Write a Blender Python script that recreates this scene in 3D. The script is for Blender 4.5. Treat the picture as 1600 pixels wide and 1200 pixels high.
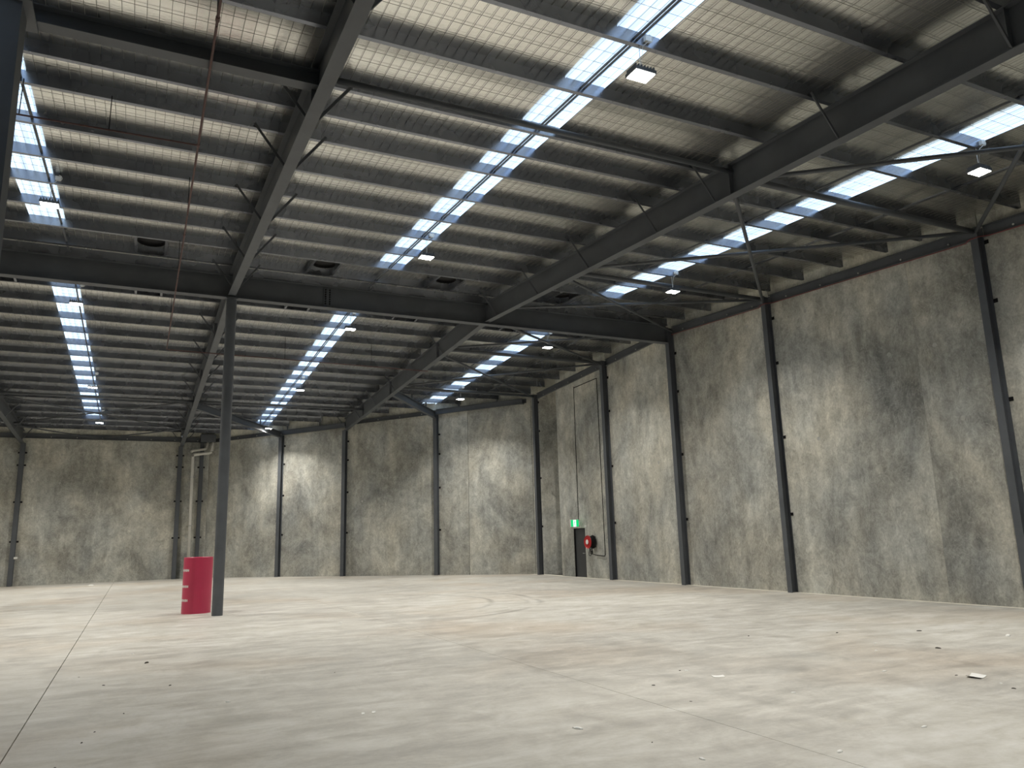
import bpy, math, random
from mathutils import Vector, Matrix
random.seed(7)
for o in list(bpy.data.objects): bpy.data.objects.remove(o)
S = bpy.context.scene
C = S.collection

# ------------------------------------------------------------------ camera
F_PX, PITCH, ROLL, YAW, CAM_H = 1191.5, 0.19663, -0.02788, 0.45485, 1.8
cd = bpy.data.cameras.new('camera'); cam = bpy.data.objects.new('camera', cd); C.objects.link(cam)
cd.sensor_fit = 'HORIZONTAL'; cd.sensor_width = 36.0; cd.lens = 36.0*F_PX/1600; cd.clip_end = 300
d = Vector((math.sin(YAW)*math.cos(PITCH), math.cos(YAW)*math.cos(PITCH), math.sin(PITCH)))
r = Vector((math.cos(YAW), -math.sin(YAW), 0)); u = r.cross(d)
cr, sr = math.cos(ROLL), math.sin(ROLL)
r2 = cr*r+sr*u; u2 = -sr*r+cr*u
M = Matrix((r2, u2, -d)).transposed().to_4x4(); M.translation = (0, 0, CAM_H)
cam.matrix_world = M
S.camera = cam
# ------------------------------------------------------------------ world, exposure
w = bpy.data.worlds.new('sky'); S.world = w; w.use_nodes = True
w.node_tree.nodes['Background'].inputs[0].default_value = (0.62, 0.78, 1.0, 1)
w.node_tree.nodes['Background'].inputs[1].default_value = 0.8
vs = S.view_settings; vs.view_transform = 'Standard'; vs.look = 'None'; vs.exposure = 0.1; vs.gamma = 1.0
vs.use_curve_mapping = False
LAMP_W = 60.0           # radiance of a lamp lens
LAMP_P, LAMP_SPREAD = 185.0, 128.0   # power and beam of a lamp's reflector
SKY_E = 1.0            # radiance of the roof-light sheets

# ------------------------------------------------------------------ materials
def newmat(name):
    m = bpy.data.materials.new(name); m.use_nodes = True
    nt = m.node_tree; return m, nt, nt.nodes['Principled BSDF']
def N(nt, t, **kw):
    n = nt.nodes.new(t)
    for k, v in kw.items():
        if k in n.inputs: n.inputs[k].default_value = v
        else: setattr(n, k, v)
    return n
def ramp(nt, src, stops):
    n = nt.nodes.new('ShaderNodeValToRGB'); e = n.color_ramp.elements
    while len(e) < len(stops): e.new(0.5)
    for i, (p, c) in enumerate(stops):
        e[i].position = p; e[i].color = (*c, 1) if not isinstance(c, (int, float)) else (c, c, c, 1)
    nt.links.new(src, n.inputs[0]); return n.outputs[0]
def coords(nt, scale=(1, 1, 1), rnd=False):
    g = nt.nodes.new('ShaderNodeNewGeometry'); mp = nt.nodes.new('ShaderNodeMapping')
    mp.inputs['Scale'].default_value = scale
    nt.links.new(g.outputs['Position'], mp.inputs['Vector'])
    if rnd:
        oi = nt.nodes.new('ShaderNodeObjectInfo'); mu = N(nt, 'ShaderNodeMath', operation='MULTIPLY'); mu.inputs[1].default_value = 37.0
        nt.links.new(oi.outputs['Random'], mu.inputs[0]); nt.links.new(mu.outputs[0], mp.inputs['Location'])
    return mp.outputs[0]
def noise(nt, vec, scale, detail=5, rough=0.6, dist=0.0):
    n = N(nt, 'ShaderNodeTexNoise'); n.inputs['Scale'].default_value = scale
    n.inputs['Detail'].default_value = detail; n.inputs['Roughness'].default_value = rough
    n.inputs['Distortion'].default_value = dist
    nt.links.new(vec, n.inputs['Vector']); return n.outputs['Fac']
def mix(nt, mode, fac, a, b):
    n = nt.nodes.new('ShaderNodeMix'); n.data_type = 'RGBA'; n.blend_type = mode
    for idx, v in ((0, fac), (6, a), (7, b)):
        if isinstance(v, (int, float)): n.inputs[idx].default_value = v
        elif isinstance(v, tuple): n.inputs[idx].default_value = (*v, 1)
        else: nt.links.new(v, n.inputs[idx])
    return n.outputs[2]
def mth(nt, op, a, b=None, c=None):
    n = N(nt, 'ShaderNodeMath', operation=op)
    for i, v in enumerate((a, b, c)):
        if v is None: continue
        if isinstance(v, (int, float)): n.inputs[i].default_value = v
        else: nt.links.new(v, n.inputs[i])
    return n.outputs[0]
def bump(nt, b, h, strength, dist):
    n = N(nt, 'ShaderNodeBump'); n.inputs['Strength'].default_value = strength; n.inputs['Distance'].default_value = dist
    nt.links.new(h, n.inputs['Height']); nt.links.new(n.outputs[0], b.inputs['Normal'])
def simple(name, col, rough=0.5, metal=0.0, var=0.12, scale=3.0, spec=0.5):
    m, nt, b = newmat(name)
    f = noise(nt, coords(nt), scale, 4)
    lo = tuple(c*(1-var) for c in col); hi = tuple(min(1, c*(1+var)) for c in col)
    nt.links.new(ramp(nt, f, [(0.3, lo), (0.7, hi)]), b.inputs['Base Color'])
    b.inputs['Roughness'].default_value = rough; b.inputs['Metallic'].default_value = metal
    b.inputs['Specular IOR Level'].default_value = spec
    return m
def emit(name, col, st):
    m, nt, b = newmat(name)
    b.inputs['Base Color'].default_value = (*col, 1); b.inputs['Emission Color'].default_value = (*col, 1)
    b.inputs['Emission Strength'].default_value = st; return m

def concrete_wall(name='precast_concrete', k=1.0):
    m, nt, b = newmat(name)
    p = coords(nt, (1, 1, 0.75), True)
    big = noise(nt, p, 0.42, 7, 0.62, 0.6)
    base = ramp(nt, big, [(0.31, (0.165, 0.166, 0.162)), (0.45, (0.285, 0.283, 0.268)), (0.57, (0.385, 0.378, 0.352)), (0.70, (0.47, 0.46, 0.425))])
    med = noise(nt, p, 2.3, 6, 0.65, 0.8)
    c1 = mix(nt, 'OVERLAY', 0.55, base, ramp(nt, med, [(0.32, 0.30), (0.68, 0.70)]))
    st = noise(nt, coords(nt, (3.2, 3.2, 0.22), True), 1.0, 5, 0.6)
    mid = noise(nt, p, 7.5, 7, 0.72, 1.4)
    c1 = mix(nt, 'OVERLAY', 0.45, c1, ramp(nt, mid, [(0.34, 0.26), (0.66, 0.74)]))
    c2 = mix(nt, 'OVERLAY', 0.35, c1, ramp(nt, st, [(0.33, 0.34), (0.67, 0.66)]))
    wisp = noise(nt, p, 1.3, 8, 0.72, 2.2)
    c3 = mix(nt, 'MIX', ramp(nt, wisp, [(0.48, 0.0), (0.5, 0.42), (0.515, 0.0)]), c2, (0.46, 0.46, 0.44))
    fine = noise(nt, p, 26.0, 4, 0.7)
    c4 = mix(nt, 'OVERLAY', 0.4, c3, ramp(nt, fine, [(0.3, 0.36), (0.7, 0.64)]))
    tint = noise(nt, p, 0.7, 3, 0.5)
    c5 = mix(nt, 'MULTIPLY', 0.5, c4, ramp(nt, tint, [(0.35, (1.0, 0.97, 0.86)), (0.65, (0.92, 0.98, 1.0))]))
    if k != 1.0: c5 = mix(nt, 'MULTIPLY', 1.0, c5, (k, k, k*.985))
    nt.links.new(c5, b.inputs['Base Color'])
    b.inputs['Roughness'].default_value = 0.78; b.inputs['Specular IOR Level'].default_value = 0.25
    bump(nt, b, fine, 0.25, 0.01)
    return m
def concrete_floor():
    m, nt, b = newmat('trowelled_slab_concrete')
    p = coords(nt)
    big = noise(nt, p, 0.16, 6, 0.6, 0.5)
    base = ramp(nt, big, [(0.32, (0.44, 0.422, 0.385)), (0.5, (0.535, 0.517, 0.472)), (0.68, (0.60, 0.583, 0.532))])
    # rake marks of the trowel: long smears across the slab
    mp = nt.nodes.new('ShaderNodeMapping'); mp.inputs['Rotation'].default_value = (0, 0, 0.46); mp.inputs['Scale'].default_value = (0.8, 2.6, 1)
    nt.links.new(p, mp.inputs['Vector'])
    smear = noise(nt, mp.outputs[0], 1.0, 7, 0.68, 0.4)
    c1 = mix(nt, 'OVERLAY', 0.5, base, ramp(nt, smear, [(0.33, 0.33), (0.67, 0.67)]))
    med = noise(nt, p, 1.7, 6, 0.7, 1.0)
    c2 = mix(nt, 'OVERLAY', 0.5, c1, ramp(nt, med, [(0.32, 0.34), (0.68, 0.66)]))
    fine = noise(nt, p, 20, 4, 0.7)
    c3 = mix(nt, 'OVERLAY', 0.22, c2, ramp(nt, fine, [(0.3, 0.36), (0.7, 0.64)]))
    red = noise(nt, p, 0.22, 3, 0.5, 0.3)
    c4 = mix(nt, 'MULTIPLY', ramp(nt, red, [(0.5, 0.0), (0.7, 0.8)]), c3, (0.94, 0.85, 0.77))
    # turning tyre marks: two soft dark rings
    sep = nt.nodes.new('ShaderNodeSeparateXYZ'); nt.links.new(p, sep.inputs[0])
    dx = mth(nt, 'SUBTRACT', sep.outputs[0], 5.3); dy = mth(nt, 'SUBTRACT', sep.outputs[1], 21.9)
    dist = mth(nt, 'SQRT', mth(nt, 'ADD', mth(nt, 'MULTIPLY', dx, dx), mth(nt, 'MULTIPLY', dy, dy)))
    wob = mth(nt, 'ADD', dist, mth(nt, 'MULTIPLY', noise(nt, p, 0.3, 2), 0.5))
    def ring(rad, wid):
        a = mth(nt, 'ABSOLUTE', mth(nt, 'SUBTRACT', wob, rad)); return mth(nt, 'SUBTRACT', 1.0, mth(nt, 'MINIMUM', mth(nt, 'DIVIDE', a, wid), 1.0))
    rings = mth(nt, 'MAXIMUM', ring(5.7, 0.14), mth(nt, 'MAXIMUM', mth(nt, 'MULTIPLY', ring(4.4, 0.12), 0.8), mth(nt, 'MULTIPLY', ring(5.35, 0.1), 0.4)))
    brk = ramp(nt, noise(nt, p, 0.45, 3), [(0.38, 0.0), (0.6, 1.0)])
    east = ramp(nt, mth(nt, 'MULTIPLY', dx, 0.2), [(-0.0, 0.1), (0.6, 1.0)])
    fac = mth(nt, 'MULTIPLY', mth(nt, 'MULTIPLY', rings, brk), mth(nt, 'MULTIPLY', east, 0.75))
    c5 = mix(nt, 'MIX', fac, c4, (0.19, 0.18, 0.16))
    nt.links.new(c5, b.inputs['Base Color'])
    nt.links.new(ramp(nt, med, [(0.3, 0.42), (0.7, 0.62)]), b.inputs['Roughness'])
    b.inputs['Specular IOR Level'].default_value = 0.4
    bump(nt, b, fine, 0.12, 0.005)
    return m
def foil():
    m, nt, b = newmat('foil_faced_blanket')
    p = coords(nt)
    f = noise(nt, p, 1.1, 4, 0.6)
    nt.links.new(ramp(nt, f, [(0.3, (0.82, 0.82, 0.785)), (0.7, (0.89, 0.89, 0.855))]), b.inputs['Base Color'])
    b.inputs['Metallic'].default_value = 1.0; b.inputs['Roughness'].default_value = 0.26
    cr_ = noise(nt, coords(nt, (9, 22, 9)), 1.0, 4, 0.65)
    wv = N(nt, 'ShaderNodeTexWave', wave_type='BANDS', bands_direction='X'); wv.inputs['Scale'].default_value = 1.65
    wv.inputs['Distortion'].default_value = 0.6
    nt.links.new(p, wv.inputs['Vector'])
    h = mth(nt, 'ADD', mth(nt, 'MULTIPLY', cr_, 0.8), mth(nt, 'MULTIPLY', wv.outputs['Fac'], 0.25))
    bump(nt, b, h, 0.16, 0.02)
    return m
def galv():
    m, nt, b = newmat('galvanised_steel')
    p = coords(nt)
    f = noise(nt, p, 2.0, 2, 0.5)
    nt.links.new(ramp(nt, f, [(0.3, (0.20, 0.215, 0.25)), (0.7, (0.25, 0.265, 0.30))]), b.inputs['Base Color'])
    b.inputs['Metallic'].default_value = 0.92
    nt.links.new(ramp(nt, f, [(0.3, 0.24), (0.7, 0.30)]), b.inputs['Roughness'])
    return m
def rooflight():
    m, nt, b = newmat('translucent_roof_sheet')
    p = coords(nt)
    f = noise(nt, coords(nt, (6, 0.5, 1)), 1.0, 4, 0.6)
    col = ramp(nt, f, [(0.3, (0.56, 0.74, 1.0)), (0.7, (0.74, 0.89, 1.0))])
    nt.links.new(col, b.inputs['Base Color']); nt.links.new(col, b.inputs['Emission Color'])
    b.inputs['Emission Strength'].default_value = SKY_E; b.inputs['Roughness'].default_value = 0.4
    return m
MW, MF, MFOIL, MG, MSKY = concrete_wall(k=1.2), concrete_floor(), foil(), galv(), rooflight()
MS = simple('charcoal_paint', (0.088, 0.096, 0.108), 0.5, 0.0, 0.12, 2.0, 0.4)
MSB = simple('black_paint', (0.011, 0.011, 0.012), 0.55, spec=0.2)
MWIRE = simple('mesh_wire', (0.20, 0.195, 0.18), 0.4, 0.6)
MPVC = simple('white_pvc', (0.62, 0.61, 0.57), 0.35, 0, 0.05)
MRED = simple('red_plastic', (0.47, 0.034, 0.088), 0.38, 0, 0.06, 2.0)
MREEL = simple('red_enamel', (0.42, 0.012, 0.015), 0.3, 0, 0.05)
MWHITE = simple('white_plastic', (0.75, 0.75, 0.73), 0.4, 0, 0.04)
MRPIPE = simple('red_brown_pipe', (0.075, 0.028, 0.026), 0.5, 0, 0.1)
MRPIPE2 = simple('dull_red_conduit', (0.16, 0.02, 0.022), 0.5)
MBOLT = simple('zinc_bolt', (0.6, 0.6, 0.58), 0.35, 0.8, 0.1)
MPLUG = simple('grout_plug', (0.40, 0.40, 0.375), 0.8, 0, 0.15, 8)
MSTRIP = simple('pale_infill_concrete', (0.78, 0.745, 0.65), 0.75, 0, 0.1, 4)
MDARKC = simple('dark_subgrade', (0.05, 0.048, 0.045), 0.9)
MDOOR = simple('charcoal_door_paint', (0.035, 0.037, 0.041), 0.45)
MPAPER = simple('paper', (0.82, 0.82, 0.79), 0.7, 0, 0.04)
MCARD = simple('cardboard', (0.50, 0.43, 0.33), 0.8, 0, 0.15, 9)
MWOOD = simple('dark_timber', (0.035, 0.028, 0.022), 0.8)
MLENS = emit('lamp_lens', (1.0, 0.955, 0.87), LAMP_W)
MGREEN = emit('exit_green', (0.0, 0.55, 0.16), 0.9)
MSIGNW = emit('exit_white', (0.85, 1.0, 0.92), 1.0)

# ------------------------------------------------------------------ mesh helpers
class MB:
    def __init__(s): s.v = []; s.f = []
    def poly(s, pts): i = len(s.v); s.v += [tuple(p) for p in pts]; s.f.append(tuple(range(i, i+len(pts))))
    def hexa(s, a, b):            # a: 4 bottom points, b: 4 top points
        i = len(s.v); s.v += [tuple(p) for p in a]+[tuple(p) for p in b]
        s.f += [(i+3, i+2, i+1, i), (i+4, i+5, i+6, i+7)]+[(i+k, i+(k+1) % 4, i+4+(k+1) % 4, i+4+k) for k in range(4)]
        return s
    def box(s, x0, x1, y0, y1, z0, z1):
        return s.hexa([(x0, y0, z0), (x1, y0, z0), (x1, y1, z0), (x0, y1, z0)], [(x0, y0, z1), (x1, y0, z1), (x1, y1, z1), (x0, y1, z1)])
    def sweep(s, prof, P0, P1, up=(0, 0, 1), closed=True, caps=True):   # profile (a = sideways, b = up) along a segment
        P0, P1 = Vector(P0), Vector(P1); t = (P1-P0).normalized(); up = Vector(up)
        a = t.cross(up).normalized(); b = a.cross(t).normalized(); n = len(prof); i = len(s.v)
        for P in (P0, P1): s.v += [tuple(P+a*q[0]+b*q[1]) for q in prof]
        s.f += [(i+k, i+(k+1) % n, i+n+(k+1) % n, i+n+k) for k in range(n if closed else n-1)]
        if caps and closed: s.f += [tuple(range(i+n-1, i-1, -1)), tuple(range(i+n, i+2*n))]
        return s
    def tube(s, path, rad, n=8, caps=True):
        path = [Vector(p) for p in path]; rings = []
        for k, P in enumerate(path):
            t = ((path[min(k+1, len(path)-1)]-P).normalized()+(P-path[max(k-1, 0)]).normalized()).normalized()
            ref = Vector((0, 0, 1)) if abs(t.z) < 0.9 else Vector((1, 0, 0))
            a = t.cross(ref).normalized(); b = a.cross(t).normalized()
            base = len(s.v); s.v += [tuple(P+rad*(a*math.cos(2*math.pi*j/n)+b*math.sin(2*math.pi*j/n))) for j in range(n)]; rings.append(base)
        for p, q in zip(rings, rings[1:]): s.f += [(p+j, p+(j+1) % n, q+(j+1) % n, q+j) for j in range(n)]
        if caps: s.f += [tuple(range(rings[0]+n-1, rings[0]-1, -1)), tuple(range(rings[-1], rings[-1]+n))]
        return s
    def lathe(s, prof, c, axis='z', n=20):     # prof: (radius, along)
        i = len(s.v)
        for rr, h in prof:
            for j in range(n):
                ca, sa = rr*math.cos(2*math.pi*j/n), rr*math.sin(2*math.pi*j/n)
                s.v.append((c[0]+ca, c[1]+sa, c[2]+h) if axis == 'z' else (c[0]+h, c[1]+ca, c[2]+sa) if axis == 'x' else (c[0]+ca, c[1]+h, c[2]+sa))
        for k in range(len(prof)-1): s.f += [(i+k*n+j, i+k*n+(j+1) % n, i+(k+1)*n+(j+1) % n, i+(k+1)*n+j) for j in range(n)]
        return s
def I_prof(wd, dp, tf=0.014, tw=0.010):      # b from 0 (bottom) to dp
    h, t = wd/2, tw/2
    return [(-h, 0), (h, 0), (h, tf), (t, tf), (t, dp-tf), (h, dp-tf), (h, dp), (-h, dp), (-h, dp-tf), (-t, dp-tf), (-t, tf), (-h, tf)]
def link(o, parent=None):
    C.objects.link(o)
    if parent: o.parent = parent
    return o
def build(name, mb, mat, parent=None, org=None, smooth=False):
    base = Vector(parent['_o']) if parent is not None and '_o' in parent else Vector((0, 0, 0))
    org = Vector(org) if org is not None else (base.copy() if parent is not None else Vector(mb.v[0]))
    me = bpy.data.meshes.new(name); me.from_pydata([tuple(Vector(p)-org) for p in mb.v], [], mb.f)
    if smooth: me.polygons.foreach_set('use_smooth', [True]*len(me.polygons))
    me.materials.append(mat); me.update()
    o = bpy.data.objects.new(name, me); link(o, parent); o.location = org-base; o['_o'] = tuple(org)
    return o
def tag(o, label, cat, group=None):
    o['label'] = label; o['category'] = cat
    if group: o['group'] = group
    return o
def thing(name, label, cat, loc, group=None):
    o = bpy.data.objects.new(name, None); C.objects.link(o); o.location = loc; o['_o'] = tuple(loc)
    o.empty_display_size = 0.2
    return tag(o, label, cat, group)
def struct(name, mb, mat, parent=None):
    o = build(name, mb, mat, parent)
    if parent is None: o['kind'] = 'structure'
    return o
def share(name, src, loc, parent, rot=None):   # a piece that shares mesh data with an alike piece
    o = bpy.data.objects.new(name, src); link(o, parent)
    o.location = Vector(loc)-Vector(parent['_o'])
    if rot: o.rotation_euler = rot
    return o
def mesh_of(name, mb, mat, smooth=False):
    me = bpy.data.meshes.new(name); me.from_pydata(mb.v, [], mb.f); me.materials.append(mat)
    if smooth: me.polygons.foreach_set('use_smooth', [True]*len(me.polygons))
    return me

# ------------------------------------------------------------------ dimensions of the shed
SL, YR = 0.0527, 21.65                         # roof slope, ridge line
def zr(y, eq): return eq-SL*abs(y-YR)          # height of a level that follows the roof
PB, FO = 9.19, 9.39                            # purlin underside, blanket
XW, YB, DG = 17.1, 46.75, 50.2                 # side wall, back wall, oblique wall x + y
XL, YN = -13.4, -14.0
RAFT = [-5.68, 1.97, 9.72]
PUR = [-13.9+1.35*k for k in range(8)]+[-3.1, -1.75, -0.4, 0.95, 2.3, 3.65, 5.0, 6.35, 7.7, 9.14, 10.6, 11.5, 12.46, 13.87, 15.25, 16.56, 17.94, 19.28, 20.65,
       22.65, 24.02, 25.4, 26.85, 28.3, 29.75, 31.2, 32.65, 34.1, 35.55, 37.0, 38.45, 39.9, 41.35, 42.8, 44.25, 45.6]
SKYL = [(-2.64, -1.94), (5.53, 6.24), (12.80, 13.48)]

# ------------------------------------------------------------------ floor: slabs parted by saw-cut joints
fl = struct('floor', MB().box(XL-.3, 20, YN-.3, YB+.3, -0.35, -0.03), MDARKC)
JX = [XL, -6.98, -0.94, 5.1, 11.14, 16.93]
JY = [YN, YB]
for i in range(len(JX)-1):
    for j in range(len(JY)-1):
        gw = lambda v: .006 if abs(v+.94) < .01 else .0025; x0, x1 = JX[i]+gw(JX[i]), JX[i+1]-gw(JX[i+1])
        mb = MB(); y1 = JY[j+1]
        pts = [(x0, JY[j]), (x1, JY[j]), (x1, min(y1, DG-x1)), (x0, min(y1, DG-x0))]
        if x0 < DG-y1 < x1: pts = pts[:3]+[(DG-y1, y1), (x0, y1)]
        n = len(pts); k = len(mb.v)
        mb.v += [(a, b, -0.03) for a, b in pts]+[(a, b, 0.0) for a, b in pts]
        mb.f = [tuple(range(n-1, -1, -1)), tuple(range(n, 2*n))]+[(q, (q+1) % n, n+(q+1) % n, n+q) for q in range(n)]
        build('slab', mb, MF, fl)
mb = MB().box(16.94, XW+.3, YN, 33.2, -0.03, 0.004); build('infill_strip', mb, MSTRIP, fl)

# ------------------------------------------------------------------ walls of precast panels
plug_me = mesh_of('plug', MB().lathe([(0, 0.004), (0.055, 0.004), (0.06, 0)], (0, 0, 0), 'x', 12), MPLUG)
def top(y): return zr(y, FO)+0.06
wr = struct('wall_right', MB().box(XW+.2, XW+.28, YN, 30.4, -.03, 8.0), MDARKC)
def panel_x(y0, y1, hole=None):
    mb = MB(); y0 += 0.002 if abs(y0-12.12) < .01 else .008; g = 0.002 if abs(y1-12.12) < .01 else .008; y0 += 0; y1 -= g; X0, X1 = XW, XW+.2
    def pc(a, b, z0, z1=None):
        za, zb = (top(a), top(b)) if z1 is None else (z1, z1)
        mb.hexa([(X0, a, z0), (X1, a, z0), (X1, b, z0), (X0, b, z0)], [(X0, a, za), (X1, a, za), (X1, b, zb), (X0, b, zb)])
    if hole:
        h0, h1, hz = hole; pc(y0, h0, -.02); pc(h0, h1, hz); pc(h1, y1, -.02)
    else: pc(y0, y1, -.02)
    return build('panel', mb, MW, wr)
JR = [YN, -5.5, 0.5, 4.6, 10.2, 12.12, 16.8, YR, 26.1, 30.4]
panels = []
for a, b in zip(JR, JR[1:]): panels.append(panel_x(a, b, (28.32, 29.28, 2.05) if a == 26.1 else None))
build('panel', MB().box(XW+.2, 19.7, 30.2, 30.4, -.02, top(30.3)), MW, wr)  # added return panel, unseen; keeps sky light out of the recess
def pan_for(y):
    for (a, b), p in zip(zip(JR, JR[1:]), panels):
        if a <= y < b: return p
for y, z in [(20.51, 6.34), (17.81, 6.33), (15.44, 7.98), (15.44, 4.25), (15.53, 2.39), (11.64, 6.05), (17.82, 8.14), (20.51, 8.18), (20.5, 4.3), (17.9, 4.3), (11.2, 4.2), (12.9, 6.1), (22.9, 6.3), (25.0, 6.3), (22.9, 4.3), (27.4, 6.4), (8.6, 6.2)]:
    pp = pan_for(y); share('plug', plug_me, (XW, y, z), pp, (0, 0, math.pi))
# back wall
wb = struct('wall_back', MB().box(XL-.2, 3.9, YB+.2, YB+.28, -.03, 7.0), MDARKC)
bpan = []
for a, b in [(XL, -9.6), (-9.6, -5.68), (-5.68, 1.97), (1.97, 3.75)]:
    t = top(YB); o = build('panel', MB().box(a+.008, b-.008, YB, YB+.2, -.02, t), MW, wb); bpan.append(o)
for x in (-3.83, 0.23):
    for z in (6.7, 5.18, 3.69, 2.23): share('plug', plug_me, (x, YB, z), bpan[2], (0, 0, -math.pi/2))
for z in (5.2, 3.7, 2.25): share('plug', plug_me, (2.45, YB, z), bpan[3], (0, 0, -math.pi/2))
# oblique wall: x + y = DG
q = math.sqrt(.5)
def ob(x, off=0.0): return (x-off*q, DG-x-off*q)           # off: distance into the room
wo = struct('wall_oblique', MB().hexa([(*ob(3.45, -.2), -.03), (*ob(19.4, -.2), -.03), (*ob(19.4, -.28), -.03), (*ob(3.45, -.28), -.03)],
            [(*ob(3.45, -.2), 7.0), (*ob(19.4, -.2), 7.0), (*ob(19.4, -.28), 7.0), (*ob(3.45, -.28), 7.0)]), MDARKC)
OX = [3.42, 6.95, 9.78, 13.55, 14.76, 17.15, 19.4]; opan = []
for a, b in zip(OX, OX[1:]):
    a += .006; b -= .006
    lo = [ob(a), ob(a, -.2), ob(b, -.2), ob(b)]
    mb = MB().hexa([(x, y, -.02) for x, y in lo], [(x, y, top(min(y, DG-b if k > 1 else DG-a))) for k, (x, y) in enumerate(lo)])
    opan.append(build('panel', mb, MW, wo))
for k, x, z in [(2, 12.9, 6.9), (2, 12.9, 5.4), (2, 12.9, 3.8), (2, 10.5, 3.8), (1, 9.2, 7.0), (1, 9.2, 6.2), (1, 9.35, 5.1), (1, 9.55, 5.1), (3, 14.5, 6.8), (3, 14.7, 6.8), (2, 10.7, 6.6)]:
    share('plug', plug_me, (*ob(x), z), opan[k], (0, 0, math.pi+math.pi/4))
# walls behind and left of the photographer
struct('wall_near', MB().box(XL-.2, XW+.2, YN-.2, YN, -.02, top(YN)+.1), MW)
struct('wall_left', MB().hexa([(XL-.2, YN, -.02), (XL, YN, -.02), (XL, YB, -.02), (XL-.2, YB, -.02)], [(XL-.2, YN, 9.5), (XL, YN, 9.5), (XL, YB, 9.5), (XL-.2, YB, 9.5)]), MW)

# ------------------------------------------------------------------ door, exit sign
dr = build('door_1', MB().box(XW+.06, XW+.10, 28.36, 29.24, 0.005, 2.02), MDOOR); dr['kind'] = 'structure'
fm = MB()
fm.box(XW+.012, XW+.16, 28.32, 28.36, 0, 2.05).box(XW+.012, XW+.16, 29.24, 29.28, 0, 2.05).box(XW+.012, XW+.16, 28.36, 29.24, 2.02, 2.05)
build('door_frame', fm, MSB, dr)
build('door_handle', MB().tube([(XW+.06, 28.44, 1.0), (XW+.0, 28.44, 1.0), (XW+.0, 28.56, 1.0)], 0.011, 8), MBOLT, dr)
ex = thing('exit_sign', 'green and white illuminated exit sign mounted above the charcoal door', 'sign', (XW-.02, 28.76, 2.09))
build('box', MB().box(XW-.44, XW-.04, 28.73, 28.79, 2.10, 2.42), MWHITE, ex)
for a, b in ((XW-.43, XW-.32), (XW-.18, XW-.05)): build('green_panel', MB().box(a, b, 28.722, 28.73, 2.12, 2.40), MGREEN, ex)
dw = build('white_panel', MB().box(XW-.32, XW-.18, 28.722, 28.73, 2.12, 2.40), MSIGNW, ex)
man = MB().lathe([(0, -.004), (0.022, -.004), (0.022, 0)], (XW-.245, 28.722, 2.355), 'y', 10)
for a, b in (((-.25, 2.33), (-.26, 2.24)), ((-.26, 2.24), (-.22, 2.19)), ((-.22, 2.19), (-.24, 2.14)), ((-.26, 2.24), (-.30, 2.17)), ((-.25, 2.32), (-.29, 2.27)), ((-.25, 2.32), (-.205, 2.28))):
    man.sweep([(-.008, -.002), (.008, -.002), (.008, .002), (-.008, .002)], (XW+a[0], 28.720, a[1]), (XW+b[0], 28.720, b[1]), (0, 1, 0))
build('running_figure', man, MGREEN, dw)
build('bracket', MB().box(XW-.05, XW+.01, 28.72, 28.80, 2.16, 2.36), MWHITE, ex)
tag(build('door_sensor', MB().box(XW-.05, XW+.01, 28.16, 28.25, 2.08, 2.16).box(XW-.06, XW-.04, 28.18, 28.23, 2.10, 2.14), MWHITE), 'small white plastic sensor box on the wall at the door corner', 'sensor')

# hose reel
hr = thing('hose_reel', 'red fire hose reel with black hose mounted beside the charcoal door', 'hose reel', (XW, 27.58, 1.2))
hc = (XW-.34, 27.58, 1.47)
fd = build('front_disc', MB().lathe([(0, -.03), (.10, -.03), (.11, 0), (.24, 0), (.265, -.02), (.275, 0), (.265, .02), (0, .02)], hc, 'x', 28), MREEL, hr, smooth=False)
build('hub_cap', MB().lathe([(0, -.045), (.085, -.045), (.10, -.03), (.10, 0)], hc, 'x', 20), MWHITE, fd)
rl = MB()
for k in range(5): rl.lathe([(.18, .03+.04*k), (.235, .035+.04*k), (.24, .05+.04*k), (.235, .065+.04*k), (.18, .07+.04*k)], hc, 'x', 24)
build('hose', rl, MSB, hr)
build('back_disc', MB().lathe([(0, .23), (.265, .23), (.275, .245), (.265, .26), (0, .26)], hc, 'x', 28), MSB, hr)
build('bracket', MB().box(XW-.09, XW+.01, 27.50, 27.66, 1.25, 1.69), MSB, hr)
lp = [(hc[0]+.10+.015*math.sin(k), hc[1]+.02+.075*math.cos(math.pi*k/7-math.pi/2), hc[2]-.22-.34*math.sin(math.pi*k/14)) for k in range(15)]
build('hose_loop', MB().tube(lp, .014, 8), MSB, hr)
lp2 = [(hc[0]+.16, hc[1]-.03+.06*math.cos(math.pi*k/5-math.pi/2), hc[2]-.22-.28*math.sin(math.pi*k/10)) for k in range(11)]
build('hose_loop', MB().tube(lp2, .013, 8), MSB, hr)
build('valve', MB().tube([(hc[0]+.18, hc[1], hc[2]-.25), (hc[0]+.18, hc[1], hc[2]-.36)], .02, 8), MBOLT, hr)
tag(build('water_pipe', MB().tube([(XW-.16, 27.58, 1.115), (XW-.15, 27.57, .98), (XW-.015, 27.48, .93), (XW-.015, 26.85, .90), (XW-.015, 26.8, .95), (XW-.015, 26.8, zr(26.8, 8.5)), (XW-.015, 26.85, zr(27, 8.52)), (XW-.015, 28.7, zr(28.7, 8.55))], .016, 8), MSB),
    'thin dark pipe climbing the wall from the hose reel', 'pipe')
tag(build('waste_pipe', MB().tube([(XW-.013, 27.45, .83), (XW-.013, 26.74, .80), (XW-.013, 26.74, .87)], .014, 8), MBOLT), 'short thin pipe under the hose reel water pipe', 'pipe')
tag(build('sign_cable', MB().tube([(XW-.012, 28.80, 2.35), (XW-.012, 28.76, 5.2), (XW-.012, 28.72, zr(28.7, 8.6))], .013, 6), MSB), 'thin dark cable rising from the exit sign to the roof', 'cable')

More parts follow.
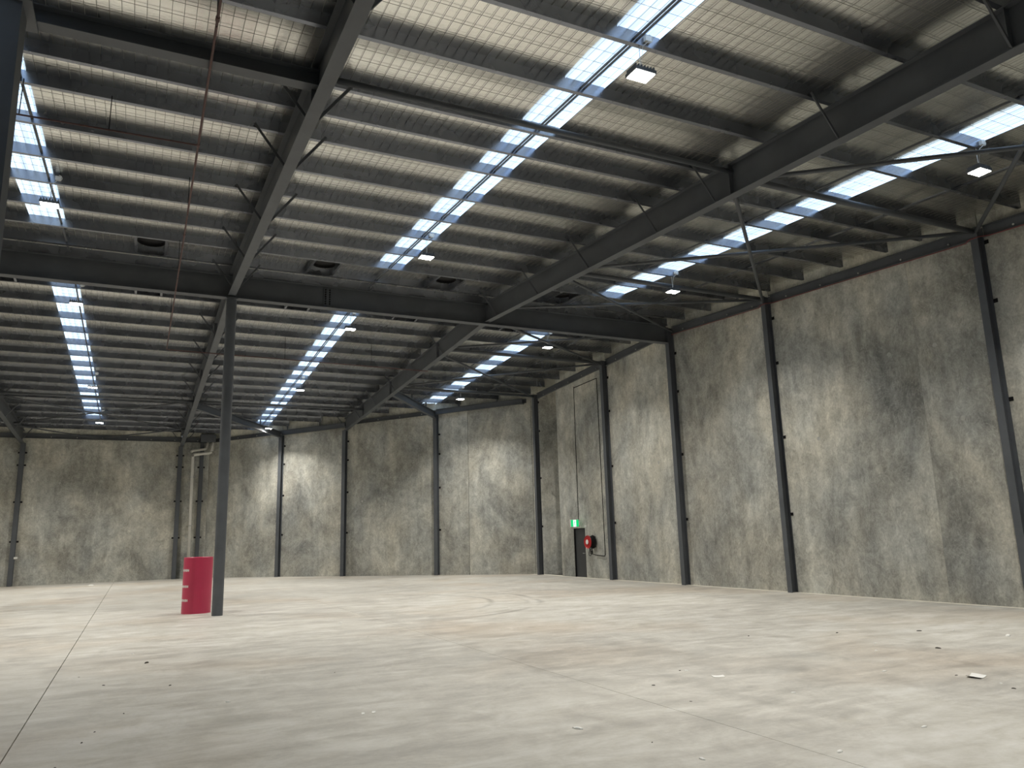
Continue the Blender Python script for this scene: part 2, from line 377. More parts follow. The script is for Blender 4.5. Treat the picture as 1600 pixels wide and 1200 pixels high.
# ------------------------------------------------------------------ eave channels along the walls
def band(name, A, B, nrm, e0=8.83, e1=9.10, cut=None):
    A, B, n = Vector(A), Vector(B), Vector(nrm)
    def pt(P, off, eq): return (P.x+n.x*off, P.y+n.y*off, zr(P.y, eq))
    mb = MB()
    for (o0, o1, q0, q1) in ((0, .012, e0, e1), (0.012, .09, e0, e0+.012), (0.012, .09, e1-.012, e1)):
        mb.hexa([pt(A, o0, q0), pt(B, o0, q0), pt(B, o1, q0), pt(A, o1, q0)], [pt(A, o0, q1), pt(B, o0, q1), pt(B, o1, q1), pt(A, o1, q1)])
    o = struct(name, mb, MS)
    L = (B-A).length; k = int(L/1.15)
    for i in range(k):
        P = A.lerp(B, (i+.5)/k); share('bolt', bolt_me, (P.x+n.x*.012, P.y+n.y*.012, zr(P.y, e0+.09)), o, (0, 0, math.atan2(n.y, n.x)))
    return o
dbolt_me = mesh_of('dark_bolt', MB().lathe([(0, .022), (.022, .022), (.026, .0)], (0, 0, 0), 'x', 8), MSB)
bolt_me = mesh_of('bolt', MB().lathe([(0, .022), (.022, .022), (.026, .0)], (0, 0, 0), 'x', 8), MBOLT)
for k, (a, b) in enumerate(((YN, 4.5), (4.7, 10.08), (10.28, 16.72), (16.92, 21.52), (21.72, 26.0), (26.2, 32.16))): band('trim_%d' % (k+1 if k < 2 else k+4), (XW, a), (XW, b), (-1, 0))
band('trim_3', ob(3.5), ob(9.75), (-q, -q), 8.82, 9.02); band('trim_4', ob(9.8), ob(17.0), (-q, -q), 8.86, 9.06)
band('trim_5', (XL, YB), (3.4, YB), (0, -1), 8.84, 9.1)

# ------------------------------------------------------------------ roof: blanket with roof-light lanes, safety mesh
ce = MB()                                       # ceiling: blanket carried over the purlins
def xmax(y): return min(19.8 if y > 29.9 else XW+.2, DG+.35-y)
edges = [XL-.2]
for a, b in SKYL: edges += [a, b]
edges += [19.8]
rows = []
bounds = [YN-.2]+PUR[:27]+[YR]+PUR[27:]+[YB+.2]
for a, b in zip(bounds, bounds[1:]):
    k = 4
    for i in range(k): rows.append((a+(b-a)*i/k, -.016*math.sin(math.pi*i/k)))
rows.append((YB+.2, 0))
SK_END = {0: (19.95, 23.15, 43.3), 1: (19.95, 23.15, 43.9), 2: (19.95, 23.15, 36.65)}
cobj = None
lanes = [(edges[2*i], edges[2*i+1]) for i in range(len(edges)//2)]
def lane_mesh(x0, x1, y0, y1):
    mb = MB(); ys = [(y, s) for y, s in rows if y0 < y < y1]; ys = [(y0, 0)]+ys+[(y1, 0)]
    for (a, sa), (b, sb) in zip(ys, ys[1:]):
        xa, xb = min(x1, xmax(a)), min(x1, xmax(b))
        if xb <= x0: continue
        mb.poly([(x0, a, zr(a, FO)-sa), (x0, b, zr(b, FO)-sb), (xb, b, zr(b, FO)-sb), (xa, a, zr(a, FO)-sa)])
    return mb
for i, (x0, x1) in enumerate(lanes):
    mb = lane_mesh(x0, x1, YN-.2, YB+.2)
    if cobj is None: cobj = struct('ceiling', mb, MFOIL)
    else: build('blanket', mb, MFOIL, cobj)
for i, (x0, x1) in enumerate(SKYL):
    e1, e2, e3 = SK_END[i]
    build('blanket', lane_mesh(x0, x1, e1, e2), MFOIL, cobj); build('blanket', lane_mesh(x0, x1, e3, YB+.2), MFOIL, cobj)
where = ['over the bay furthest from the side wall', 'between the two long rafters', 'beside the tall concrete side wall']
nm = 0
for i, (x0, x1) in enumerate(SKYL):
    e1, e2, e3 = SK_END[i]
    for h, (a, b) in enumerate(((YN-.1, e1), (e2, e3))):
        mb = MB(); n = 4; wd = (x1-x0)/n
        xs = []
        for k in range(n): xs += [(x0+wd*k, 0), (x0+wd*(k+.62), 0), (x0+wd*(k+.70), .03), (x0+wd*(k+.92), .03)]
        xs.append((x1, 0))
        for (xa, da), (xb, db) in zip(xs, xs[1:]):
            mb.poly([(xa, a, zr(a, FO)+.03+da), (xa, b, zr(b, FO)+.03+da), (xb, b, zr(b, FO)+.03+db), (xb, a, zr(a, FO)+.03+db)])
        for xx in (x0, x1): mb.poly([(xx, a, zr(a, FO)-.02), (xx, b, zr(b, FO)-.02), (xx, b, zr(b, FO)+.06), (xx, a, zr(a, FO)+.06)])
        tag(build('roof_light', mb, MSKY), 'bright translucent roof light '+where[i]+(', before the girder' if h == 0 else ', beyond the girder'), 'skylight', 'translucent roof light strips')
mb = MB(); hw = .0022
def wire(P, Q):
    mb.sweep([(-hw, -hw), (hw, -hw), (hw, hw), (-hw, hw)], P, Q, caps=False)
x = -6.0
while x < XW:
    wire((x, 3.0, zr(3.0, FO)-.006), (x, YR, zr(YR, FO)-.006))
    ye = min(31.0, DG-x)
    wire((x, YR, zr(YR, FO)-.006), (x, ye, zr(ye, FO)-.006)); x += .15
for a, b in zip(PUR, PUR[1:]):
    if a < 3 or b > 31.5 or (a < YR < b): continue
    k = max(2, round((b-a)/.3))
    for i in range(1, k):
        y = a+(b-a)*i/k; wire((-6, y, zr(y, FO)-.010), (min(XW, DG-y), y, zr(y, FO)-.010))
sm = build('safety_mesh', mb, MWIRE, cobj); sm['kind'] = 'stuff'

# ------------------------------------------------------------------ purlins
zp = [(-.005, .2), (.06, .2), (.06, .197), (-.002, .197), (-.002, .003), (.067, .003), (.067, .018), (.07, .018), (.07, 0), (-.005, 0)]
FB = [5.0, 7.7, 10.6, 12.46, 15.25, 17.94, 20.65, 25.4, 28.3, 31.2, 34.1, 37.0, 39.9, 42.8, 45.6]
def plab(y):
    if y in (19.28, 20.65): return 'galvanised roof purlin edging the ridge vents before the girder'
    if y in (22.65, 24.02): return 'galvanised roof purlin edging the ridge vents beyond the girder'
    if y == 10.6: return 'galvanised roof purlin directly behind the charcoal tube strut'
    if y == 37.0: return 'galvanised roof purlin directly above the far tube struts'
    if y < YR: return 'galvanised steel roof purlin before the girder, '+('with' if y in FB else 'without')+' fly braces landing on it'
    if y > 33.2: return 'galvanised roof purlin cut short at the angled wall, '+('with' if y in FB else 'without')+' fly braces on it'
    return 'galvanised steel roof purlin reaching the side wall beyond the girder'
for y in PUR:
    x1 = min(XW-.12, DG-.2-y); z = zr(y, PB)
    prof = [(-a, b) for a, b in zp]
    tag(build('purlin', MB().sweep(prof, (XL, y, z), (x1, y, z)), MG, org=(1.97, y, z)), plab(y), 'purlin', 'roof purlins')

# bridging rods between the purlins
def bridging(x, e, wd, y0, y1, mat, label, dbl=0.0):
    mb = MB()
    for dx in ((-dbl, dbl) if dbl else (0,)):
        pts = [(x+dx, y0), (x+dx, y1)]
        for (xa, ya), (xb, yb) in zip(pts, pts[1:]):
            mb.sweep([(-wd, -.012), (wd, -.012), (wd, .012), (-wd, .012)], (xa, ya, zr(ya, e)), (xb, yb, zr(yb, e)))
    tag(build('bridging_bar', mb, mat), label, 'bridging bar', 'purlin bridging bars')
for y0, y1s, wh in ((YN, None, ', before the girder'), (22.65, 1, ', beyond the girder')):
    e_ = lambda v: v if y1s else YR-.142
    bridging(5.83, 9.27, .014, y0, e_(43.0), MS, 'dark twin bridging bar under the roof light between the long rafters'+wh, .03)
    bridging(-2.0, 9.27, .02, y0, e_(43.3), MS, 'dark bridging bar edging the roof light furthest from the side wall'+wh)
    bridging(12.27, 9.26, .022, y0, e_(37.2), MS, 'dark bridging bar beside the roof light nearest the side wall'+wh)
    bridging(14.83, 9.27, .05, y0, e_(34.6), MG, 'pale bridging strip between the side wall and its roof light'+wh)

# ------------------------------------------------------------------ girder, rafters with fly braces
g = tag(build('ridge_girder', MB().sweep(I_prof(.26, .67, .02, .012), (XL, YR, 8.485), (XW-.22, YR, 8.485)), MS, org=(1.97, YR, 8.485)),
        'deep charcoal steel girder running across the hall under the ridge', 'girder')
for x in (4.62, -9): 
    spl = build('splice_plate', MB().box(x-.12, x+.12, YR-.05, YR+.05, 8.55, 9.1), MS, g)
    for dz in range(7):
        for dx in (-.06, .06): share('bolt', dbolt_me, (x+dx, YR-.05, 8.62+dz*.07), spl, (0, 0, -math.pi/2))
fly = {}
for i, x in enumerate(RAFT):
    yend = YB-.15 if x < 3 else DG-x-.2
    for h, (a, b) in enumerate(((YN, YR-.02), (YR+.02, yend))):
        if h == 0: a += .05; e = b = YR-.006; c = YR-.135
        else: e = a = YR+.006; c = YR+.135
        p, q_ = (a, c) if h == 0 else (c, b)
        mb = MB().sweep(I_prof(.2, .63, .016, .010), (x, p, zr(p, 8.56)), (x, q_, zr(q_, 8.56)))
        mb.sweep(I_prof(.2, .565, .016, .010), *(((x, c, zr(c, 8.56)), (x, e, zr(e, 8.56))) if h == 0 else ((x, e, zr(e, 8.56)), (x, c, zr(c, 8.56)))))
        lab = 'charcoal steel rafter '+['furthest from the side wall', 'bearing on the round column', 'closest to the side wall'][i]+(', before the girder' if h == 0 else ', beyond the girder')
        ro = tag(build('rafter', mb, MS, org=(x, a, zr(a, 8.56))), lab, 'rafter', 'roof rafters')
        for y in FB:
            if not (a < y < b): continue
            for sd in (-1, 1):
                m2 = MB().sweep([(-.022, -.004), (.022, -.004), (.022, .004), (-.014, .004), (-.014, .04), (-.022, .04)], (x+sd*.09, y-.04, zr(y, 8.57)), (x+sd*.60, y-.04, zr(y, PB)+.06), (0, 1, 0))
                build('fly_brace', m2, MS, ro)
        st = [y for y in ((10.15, 5.0) if h == 0 else (26.0, 32.0, 36.6)) if a < y < b]
        for y in st:
            build('stiffener', MB().box(x-.095, x+.095, y-.008, y+.008, zr(y, 8.58), zr(y, 9.17)), MS, ro)

tag(build('ridge_filler', MB().box(XL, XW-.25, YR-.14, YR-.13, 9.15, zr(YR-.14, FO)).box(XL, XW-.25, YR-.13, YR-.05, 9.15, 9.156), MG), 'galvanised flashing strip added on the ridge girder to darken the foil band', 'filler')  # added strip, put in to darken the bright foil band above the girder
# ------------------------------------------------------------------ columns
cl_me = mesh_of('cleat', MB().box(-.05, .05, -.005, .012, -.045, .045).box(-.02, .02, .012, .03, -.02, .02), MSB)
def wall_column(P, n, h, label, wd=.2, dp=.24, cleats=(8.1, 6.7, 4.45, 2.2), group='columns along the concrete walls', caps=False):
    # P: point on the wall face, n: direction into the room
    P, n = Vector((*P, 0)), Vector((*n, 0)); s = Vector((-n.y, n.x, 0))
    t = thing('wall_column', label, 'column', tuple(P+n*dp*.5), group)
    def bar(a0, a1, d0, d1, z0, z1, mat, nm):
        mb = MB().hexa([P+s*a0+n*d0+Vector((0, 0, z0)), P+s*a1+n*d0+Vector((0, 0, z0)), P+s*a1+n*d1+Vector((0, 0, z0)), P+s*a0+n*d1+Vector((0, 0, z0))],
                       [P+s*a0+n*d0+Vector((0, 0, z1)), P+s*a1+n*d0+Vector((0, 0, z1)), P+s*a1+n*d1+Vector((0, 0, z1)), P+s*a0+n*d1+Vector((0, 0, z1))])
        return build(nm, mb, mat, t)
    bar(-wd/2, wd/2, dp-.014, dp, 0, h, MS, 'flange'); fl2 = bar(-wd/2, wd/2, 0.004, .018, 0, h, MS, 'flange')
    bar(-.005, .005, .018, dp-.014, 0, h, MS, 'web')
    ang = math.atan2(n.y, n.x)-math.pi/2
    for z in cleats:
        if z > h: continue
        for sd in (-1, 1):
            Q = P+s*sd*(wd/2+.045)+n*.004+Vector((0, 0, z)); share('cleat', cl_me, tuple(Q), fl2, (0, 0, ang))
    return t
for y, c, lab in [(4.6, 1, 'furthest from the ridge girder'), (10.18, 1, 'beside the darkest blotched panel'), (16.82, 1, 'between two plain side wall panels'), (21.62, 1, 'carrying the end of the ridge girder'), (26.1, 1, 'just past the hose reel'), (32.25, 1, 'in the corner beyond the charcoal door')]:
    wall_column((XW, y), (-1, 0), zr(y, 9.06), 'charcoal H-section wall column '+lab, wd=.17 if y < 20 else .2)
for x, lab in [(-5.62, 'at the power outlet end of the back wall panel'), (1.93, 'at the back wall between plain panel and white downpipe')]:
    wall_column((x, YB), (0, -1), zr(YB-.15, 8.565), 'charcoal H-section column '+lab, wd=.22, cleats=(6.75, 6.1, 4.2, 2.2))
wall_column((3.05, YB), (0, -1), zr(YB, 8.8), 'charcoal H-section column in the corner between white downpipe and angled wall', wd=.2, cleats=(6.1, 4.2, 2.2))
for x, lab in [(6.95, 'on the angled wall nearest the round column'), (9.78, 'on the angled wall under the end of a rafter'), (13.55, 'on the angled wall by the ribbed roof light end')]:
    wall_column(ob(x), (-q, -q), zr(DG-x, {6.95: 8.725, 9.78: 8.565, 13.55: 8.805}[x]), 'charcoal H-section column '+lab, cleats=(7.0, 6.0, 4.3, 2.2))
cc = thing('round_column', 'freestanding round charcoal steel column beside the red cylinder', 'column', (1.98, 21.68, 0))
build('shaft', MB().lathe([(.137, 0), (.137, 8.47)], (1.98, 21.68, 0), 'z', 28), MS, cc, smooth=True)
build('cap_plate', MB().box(1.83, 2.13, 21.53, 21.83, 8.465, 8.486), MS, cc)
ec = thing('side_column', 'broad charcoal column propping the short dark steel beam', 'column', (-1.80, 9.75, 0))
build('shaft', MB().box(-2.0, -1.60, 9.60, 9.98, 0, 8.15), MS, ec)
build('cap_plate', MB().box(-2.06, -1.50, 9.55, 10.2, 8.15, 8.19), MS, ec)
tag(build('trimmer_beam', MB().sweep(I_prof(.2, .25, .016, .01), (-2.0, 10.1, 8.19), (1.966, 10.1, 8.19)), MS), 'short dark steel beam from the broad column to the rafter', 'beam')

# ------------------------------------------------------------------ struts and cross bracing
def bar(name, P, Q, rad, label, cat, group, mat=MS):
    return tag(build(name, MB().tube([P, Q], rad, 10), mat, org=P, smooth=True), label, cat, group)
XC = XW-.235
for y, x0, lab in [(10.18, 9.725, 'beside the near end of the side wall'), (16.82, 9.725, 'between rafter and side wall before the girder'), (26.1, 9.725, 'between rafter and side wall past the girder'), (32.2, 9.725, 'to the corner column by the door')]:
    bar('roof_strut', (x0, y, zr(y, 8.97)), (XC, y, zr(y, 8.97)), .065, 'charcoal round tube roof strut '+lab, 'strut', 'tube struts between rafters')
bar('roof_strut', (1.975, 10.15, zr(10.15, 9.04)), (9.715, 10.15, zr(10.15, 9.04)), .05, 'charcoal round tube roof strut between the two long rafters', 'strut', 'tube struts between rafters')
for x0, x1, lab in [(-5.675, 1.965, 'across the bay before the back wall'), (1.975, 9.715, 'across the middle bay near the angled wall')]:
    bar('roof_strut', (x0, 36.62, zr(36.62, 8.92)), (x1, 36.62, zr(36.62, 8.92)), .06, 'charcoal round tube roof strut '+lab, 'strut', 'tube struts between rafters')
BR = [((9.73, 10.15), (XC, 3.7)), ((9.73, 3.7), (XC, 10.1)), ((9.73, 10.2), (XC, 16.8)), ((9.73, 16.8), (XC, 10.2)), ((9.73, 16.85), (XC, 21.3)), ((9.73, 21.3), (XC, 16.85)),
      ((9.73, 21.9), (XC, 26.0)), ((9.73, 26.0), (XC, 21.9)), ((9.73, 26.2), (XC, 32.1)), ((9.73, 32.1), (XC, 26.2)),
      ((-5.672, 36.75), (1.962, 43.2)), ((-5.672, 43.2), (1.962, 36.75)), ((-5.672, 43.4), (-1.9, 46.67)), ((1.962, 43.4), (-1.9, 46.67))]
BL = ['leaving the side wall rafter towards the near side wall column', 'reaching the column beside the blotched panel from the near side',
      'from rafter strut to the column between plain panels', 'from the column beside the blotched panel back to the rafter',
      'running from the rafter to the girder end column', 'from the girder and rafter crossing to the plain panels column',
      'from the girder crossing to the column past the hose reel', 'from the girder end column to the rafter beyond the girder',
      'from the rafter to the corner column beyond the door', 'from the hose reel side column to the far strut',
      'before the back wall, falling from the rafter furthest off', 'before the back wall, falling from the round column rafter',
      'from the rafter furthest off to the back wall top', 'from the round column rafter to the back wall top']
for k, (a, b) in enumerate(BR):
    dz = .04 if k % 2 else -.05
    P, Q = (a[0], a[1], zr(a[1], 8.92)+dz), (b[0], b[1], zr(b[1], 8.92)+dz)
    if a[1] < YR < b[1] or k in (6, 7): pass
    lab = 'thin charcoal diagonal roof brace '+BL[k]
    bar('roof_brace', P, Q, .042 if k < 10 else .035, lab, 'brace', 'crossed roof braces')
# hip beams to the angled wall
def beam(A, B, e, dp, wd, label):
    A, B = (*A, zr(A[1], e)), (*B, zr(B[1], e))
    return tag(build('hip_beam', MB().sweep(I_prof(wd, dp), A, B), MS), label, 'beam')
h1 = beam((2.08, 36.7), (6.80, 43.10), 8.58, .32, .17, 'charcoal hip beam from the round column rafter to the angled wall')
h2 = beam(ob(6.98, .18), ob(9.80, .18), 8.72, .26, .16, 'charcoal edge beam above the angled wall, reaching the rafter end column')
h3 = beam((9.82, 32.2), (13.41, 36.50), 8.6, .32, .17, 'charcoal hip beam from the side wall rafter to the angled wall')
h4 = beam(ob(13.6, .19), ob(16.9, .19), 8.80, .26, .16, 'charcoal edge beam above the angled wall, towards the corner column')
for hb, A, B, tp, ys in ((h1, (2.08, 36.7), (6.80, 43.10), 8.89, (38.45, 39.9, 41.35)), (h2, ob(6.98, .18), ob(9.8, .18), 8.97, (42.8, 41.35)), (h3, (9.82, 32.2), (13.41, 36.5), 8.91, (34.1, 35.55)), (h4, ob(13.6, .19), ob(16.9, .19), 9.05, (35.55, 34.1))):
    for y in ys:
        x = A[0]+(B[0]-A[0])*(y-A[1])/(B[1]-A[1])-.03; build('purlin_post', MB().box(x-.03, x+.03, y, y+.06, zr(y, tp), zr(y, PB)+.004), MS, hb)
ox, oy = ob(16.9, .19)
build('end_bracket', MB().hexa([(*ob(16.80, .30), zr(33.3, 8.80)), (*ob(16.92, .30), zr(33.3, 8.80)), (*ob(16.92, -.01), zr(33.3, 8.80)), (*ob(16.80, -.01), zr(33.3, 8.80))], [(*ob(16.80, .30), zr(33.3, 8.82)), (*ob(16.92, .30), zr(33.3, 8.82)), (*ob(16.92, -.01), zr(33.3, 8.82)), (*ob(16.80, -.01), zr(33.3, 8.82))]), MS, h4)

# ------------------------------------------------------------------ ridge vents
for x0, x1 in ((-4.12, -3.44), (-.46, .22), (3.8, 4.5), (7.3, 8.1), (11.3, 11.95)):
    for h, (a, b) in enumerate(((19.28, 20.65), (22.65, 24.02))):
        t = thing('roof_vent', 'galvanised framed roof vent beside the ridge '+('before' if h == 0 else 'beyond')+' the girder', 'vent', ((x0+x1)/2, (a+b)/2, zr((a+b)/2, FO)), 'ridge vents '+('before' if h == 0 else 'beyond')+' the girder')
        for xx in (x0, x1):
            build('trimmer', MB().sweep([(-.03, 0), (.03, 0), (.03, .19), (-.03, .19)], (xx, a+.02, zr(a, PB)+.005), (xx, b-.006, zr(b, PB)+.005)), MG, t)
        xm, ym = (x0+x1)/2, (a+b)/2
        build('throat', MB().lathe([(.30, -.06), (.31, -.06), (.31, .0), (.30, .02), (0, .02)], (xm, ym, zr(ym, FO)-.03), 'z', 24), MSB, t)

# ------------------------------------------------------------------ high-bay lamps
def make_lamp(x, y, label, off=''):
    zt = zr(y, PB); z = zt-.46
    t = thing('high_bay_lamp'+off, label, 'lamp', (x, y, z), 'hanging high-bay lamps')
    hb = MB().box(x-.17, x+.17, y-.13, y+.13, z+.0, z+.05)
    ho = build('housing', hb, MS, t); fn = MB()
    for k in range(7): fn.box(x-.15+.05*k-.008, x-.15+.05*k+.008, y-.11, y+.11, z+.05, z+.10)
    build('heat_sink', fn, MS, ho)
    ln = MB(); ln.poly([(x-.155, y-.115, z-.006), (x-.155, y+.115, z-.006), (x+.155, y+.115, z-.006), (x+.155, y-.115, z-.006)]); build('lens'+off, ln, MLENS, t)
    ld = bpy.data.lights.new('lamp_beam'+off, 'AREA'); ld.shape = 'RECTANGLE'; ld.size, ld.size_y = .31, .23; ld.energy = LAMP_P; ld.spread = math.radians(LAMP_SPREAD); ld.color = (1.0, 0.955, 0.87)
    lo = bpy.data.objects.new('lamp_beam'+off, ld); link(lo, t); lo.location = (0, 0, -.012)
    build('hook', MB().tube([(x, y, z+.09), (x, y, z+.15), (x+.02, y, z+.17), (x, y, z+.19)], .007, 6), MBOLT, t)
    build('hanging_wire', MB().tube([(x, y, z+.18), (x+.003, y, zt+.003)], .005, 6), MBOLT, t)
    build('socket_box', MB().box(x+.06, x+.16, y-.09, y-.034, zt+.06, zt+.14), MWHITE, t)
    cl = [(x+.12+.06*math.cos(a), y-.085, zt+.10+.06*math.sin(a)) for a in [math.pi*.5-k*.5 for k in range(8)]]+[(x+.03, y-.05, zt-.02), (x+.012, y, z+.12)]
    build('flex_cord', MB().tube(cl, .006, 6), MWHITE, t)
LX = [-1.95, 5.9, 13.27]
names = ['in the bay furthest from the side wall', 'beside the roof light between the long rafters', 'in the bay along the side wall']
rowsL = [(-.37, 'last before the girder'), (7.73, 'well before the girder'), (16.59, 'just before the girder'), (24.05, 'just beyond the girder'), (34.13, 'midway to the far walls'), (41.38, 'close to the far walls')]
for i, x in enumerate(LX):
    for y, wname in rowsL:
        if (i == 2 and y > 40) or (i != 1 and y < 0) or (i == 0 and y < 10): continue
        make_lamp(x, y if i == 0 or abs(y-34.13) > .1 else 32.68, 'bright hanging lamp '+names[i]+', '+wname, '_offscreen' if y < 0 else '')
for y in (16.59, 24.05, 34.13, 41.38): make_lamp(-9.6, y, 'bright hanging lamp beyond the rafter furthest from the side wall', '_offscreen')

# ------------------------------------------------------------------ pipes
px, pz = .51, 8.14
sp = thing('sampling_pipe', 'thin red-brown pipe run hung below the purlins and crossing the girder', 'pipe', (px, 12.36, pz))
build('main_run', MB().tube([(px, YN+.2, zr(YN+.2, PB)-.17), (px, 5.0, pz), (px, 26.8, pz), (px+.1, 26.9, pz), (9.6, 26.9, pz-.1)], .018, 8), MRPIPE, sp)
build('branch', MB().tube([(px, 12.36, pz), (-3.2, 12.36, pz-.04)], .014, 8), MRPIPE, sp)
for x, y, yt in ((-.77, 12.36, 12.445), (-1.95, 12.36, 12.445), (-3.1, 12.36, 12.445), (px, 9.13, 9.13), (px, 15.24, 15.24), (px, 19.27, 19.27), (px, 5.04, 5.04), (px, 24.05, 24.05), (4.3, 26.9, 26.9), (7.4, 26.9, 26.9)):
    build('hanger', MB().tube([(x, y, pz-.06 if y > 26 else pz-.03), (x, yt, zr(yt, PB)+(.05 if y < 20 else .004))], .008, 6), MSB, sp)
for y in (9.0, 12.36, 16.4, 20.3): build('coupling', MB().tube([(px, y-.04, pz), (px, y+.04, pz)], .027, 8), MRPIPE, sp)
rcp = [(XW-.10, YN, zr(YN, 8.80))]
for yc in (4.6, 10.18, 16.82): rcp += [(XW-.10, yc-.28, zr(yc, 8.80)), (XW-.25, yc-.11, zr(yc, 8.80)), (XW-.25, yc+.11, zr(yc, 8.80)), (XW-.10, yc+.28, zr(yc, 8.80))]
rcp.append((XW-.10, 21.5, zr(21.5, 8.80)))
tag(build('red_conduit', MB().tube(rcp, .011, 6), MRPIPE2), 'thin red conduit along the top of the side wall', 'conduit')
dp = thing('downpipe', 'white plastic downpipe with elbows in the far corner behind the red cylinder', 'pipe', (2.6, 46.1, 0))
def elbow_path(pts, rad=.14, n=5):
    out = [Vector(pts[0])]
    for a, b, c in zip(pts, pts[1:], pts[2:]):
        a, b, c = Vector(a), Vector(b), Vector(c); p = b+(a-b).normalized()*rad; s_ = b+(c-b).normalized()*rad
        for k in range(n+1):
            t = k/n; out.append((1-t)**2*p+2*t*(1-t)*b+t*t*s_)
    out.append(Vector(pts[-1])); return out
build('pipe', MB().tube(elbow_path([(2.62, 46.1, 0), (2.56, 46.1, 6.74), (3.52, 46.1, 6.88), (3.58, 46.1, 7.5)]), .082, 14), MPVC, dp, smooth=True)
build('branch_pipe', MB().tube(elbow_path([(2.5, 46.76, 6.97), (2.5, 46.35, 6.99), (3.28, 46.35, 7.12), (3.32, 46.35, 7.5)]), .07, 12), MPVC, dp, smooth=True)
tag(build('rain_head', MB().box(2.92, 3.46, 46.30, 46.66, 7.472, 7.90).box(2.92, 3.70, 45.95, 46.42, 7.472, 7.90), MS), 'dark rain head box above the white downpipe in the far corner', 'rain head')
for z in (5.5, 2.85): build('clip', MB().lathe([(.088, -.03), (.095, -.03), (.095, .03), (.088, .03)], (2.6-.009*(z > 4), 46.1, z), 'z', 14).box(2.46, 2.74, 46.15, YB, z-.015, z+.015), MBOLT, dp)
tag(build('power_outlet', MB().box(-5.53, -5.37, YB-.27, YB-.22, 1.34, 1.44).box(-5.51, -5.39, YB-.28, YB-.27, 1.36, 1.42), MWHITE), 'small white power outlet on the back wall column', 'outlet')

# ------------------------------------------------------------------ red cylinder
rc = thing('red_cylinder', 'crimson plastic column guard cylinder standing on the floor behind the round column', 'column guard', (1.56, 22.98, 0))
c0 = (1.56, 22.98, 0)
build('shell', MB().lathe([(.36, .0), (.372, .0), (.372, 1.46), (.36, 1.47), (.352, 1.46), (.352, .01)], c0, 'z', 48), MRED, rc, smooth=False)
for z in (1.13, .71, .35):
    for k in range(9):                                   # short lines of white lettering, letter by letter
        a0 = math.radians(184+k*5.2); a1 = a0+math.radians(3.6); R = .374; hh = .028 if k % 3 else .034
        m2 = MB(); m2.poly([(c0[0]+R*math.cos(a), c0[1]+R*math.sin(a), zz) for a, zz in ((a0, z-hh), (a1, z-hh), (a1, z+hh), (a0, z+hh))])
        build('lettering', m2, MWHITE, rc)

# ------------------------------------------------------------------ litter on the slab
def sheet(x, y, l, wdt, rot, mat, name, label, cat, curl=.012, group=None):
    mb = MB(); n = 5; t = .002; c_, s_ = math.cos(rot), math.sin(rot)
    vt = []
    for lay in (0, 1):
        for i in range(n+1):
            for j in (0, 1):
                a, b = (i/n-.5)*l, (j-.5)*wdt; zz = .001+t*lay+curl*abs(i/n-.5)**2*4*(.5+.5*j)
                vt.append((x+a*c_-b*s_, y+a*s_+b*c_, zz))
    mb.v = vt; m_ = 2*(n+1)
    for i in range(n):
        k = 2*i; mb.f += [(k, k+2, k+3, k+1)[::-1], (m_+k, m_+k+2, m_+k+3, m_+k+1), (k, k+2, m_+k+2, m_+k)[::-1], (k+1, k+3, m_+k+3, m_+k+1)]
    mb.f += [(0, 1, m_+1, m_), (m_-2, m_-1, 2*m_-1, 2*m_-2)[::-1]]
    return tag(build(name, mb, mat), label, cat, group)
sheet(6.68, 8.0, .15, .11, -.45, MPAPER, 'paper_scrap', 'small white rectangular paper scrap on the slab', 'paper', .006)
sheet(9.11, 6.26, .22, .16, .3, MPAPER, 'paper_sheet', 'bluish white paper sheet with a lifted corner on the slab', 'paper', .025)
sheet(2.27, 8.45, .03, .085, -.3, MPAPER, 'tape_tab', 'short white tape tab stuck on the slab, one of a pair', 'tape', .001, 'pair of tape tabs')
sheet(2.385, 8.45, .035, .09, -.3, MPAPER, 'tape_tab', 'short white tape tab stuck on the slab, one of a pair', 'tape', .001, 'pair of tape tabs')
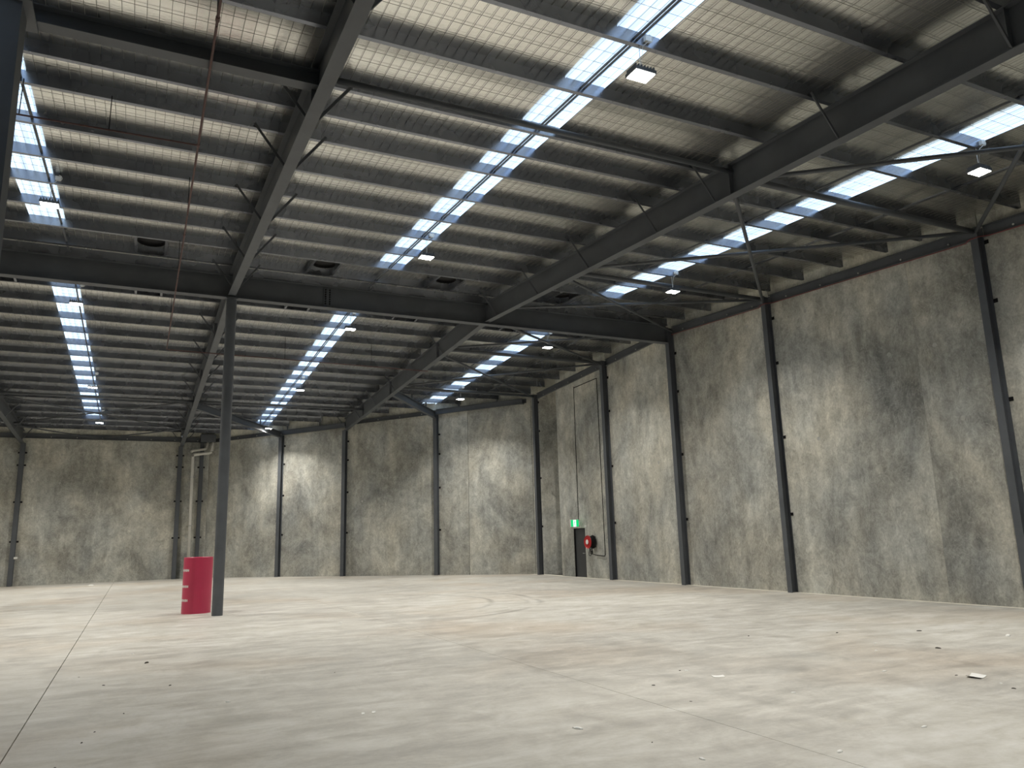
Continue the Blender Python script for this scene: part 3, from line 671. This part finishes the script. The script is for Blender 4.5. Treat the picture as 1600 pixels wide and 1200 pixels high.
def chip(x, y, s, mat, name, label, cat, group):
    mb = MB(); a = random.random()*3; c_, s_ = math.cos(a), math.sin(a); n = 6
    ring = [(s*(.7+.5*random.random())*math.cos(2*math.pi*k/n), .45*s*(.7+.5*random.random())*math.sin(2*math.pi*k/n)) for k in range(n)]
    for zz, sc in ((0, 1), (.18*s, .9), (.3*s, .5)): mb.v += [(x+sc*(p*c_-q_*s_), y+sc*(p*s_+q_*c_), zz) for p, q_ in ring]
    for lv in (0, n): mb.f += [(lv+k, lv+(k+1) % n, lv+n+(k+1) % n, lv+n+k) for k in range(n)]
    mb.f += [tuple(range(2*n, 3*n)), tuple(range(n-1, -1, -1))]
    tag(build(name, mb, mat), label, cat, group)
for x, y, s in [(.26, 13.87, .09), (-.28, 12.04, .035), (.51, 11.5, .04), (-.01, 9.93, .025), (-.26, 9.14, .025), (-.35, 8.72, .03), (11.02, 10.0, .05), (12.25, 9.34, .06), (10.76, 7.93, .07), (5.68, 7.98, .035), (6.55, 8.6, .03), (9.02, 6.45, .035), (8.8, 5.63, .045), (9.58, 10.6, .045), (4.16, 5.92, .02), (-.62, 13.0, .02), (2.6, 11.2, .02), (5.48, 7.04, .02), (-.5, 7.9, .02)]:
    chip(x, y, s*.7, MWOOD, 'timber_chip', 'small dark timber chip lying on the bare slab', 'debris', 'dark chips on the slab')
for x, y, s in [(1.07, 9.92, .035), (4.23, 17.72, .06), (.06, 15.15, .03), (-1.86, 43.25, .16), (10.51, 8.8, .035), (12.73, 8.11, .09), (8.96, 5.87, .03), (6.69, 6.76, .04), (6.61, 8.55, .035), (5.27, 4.88, .05), (6.53, 5.05, .04), (3.86, 6.67, .06), (12.75, 9.05, .04), (8.58, 7.1, .04), (4.06, 14.83, .03), (9.9, 8.3, .03), (4.2, 5.3, .04), (3.1, 5.5, .05)]:
    chip(x, y, s, MPAPER, 'plaster_chip', 'small pale plaster chip lying on the bare slab', 'debris', 'pale chips on the slab')
for o in bpy.data.objects:
    if '_o' in o: del o['_o']
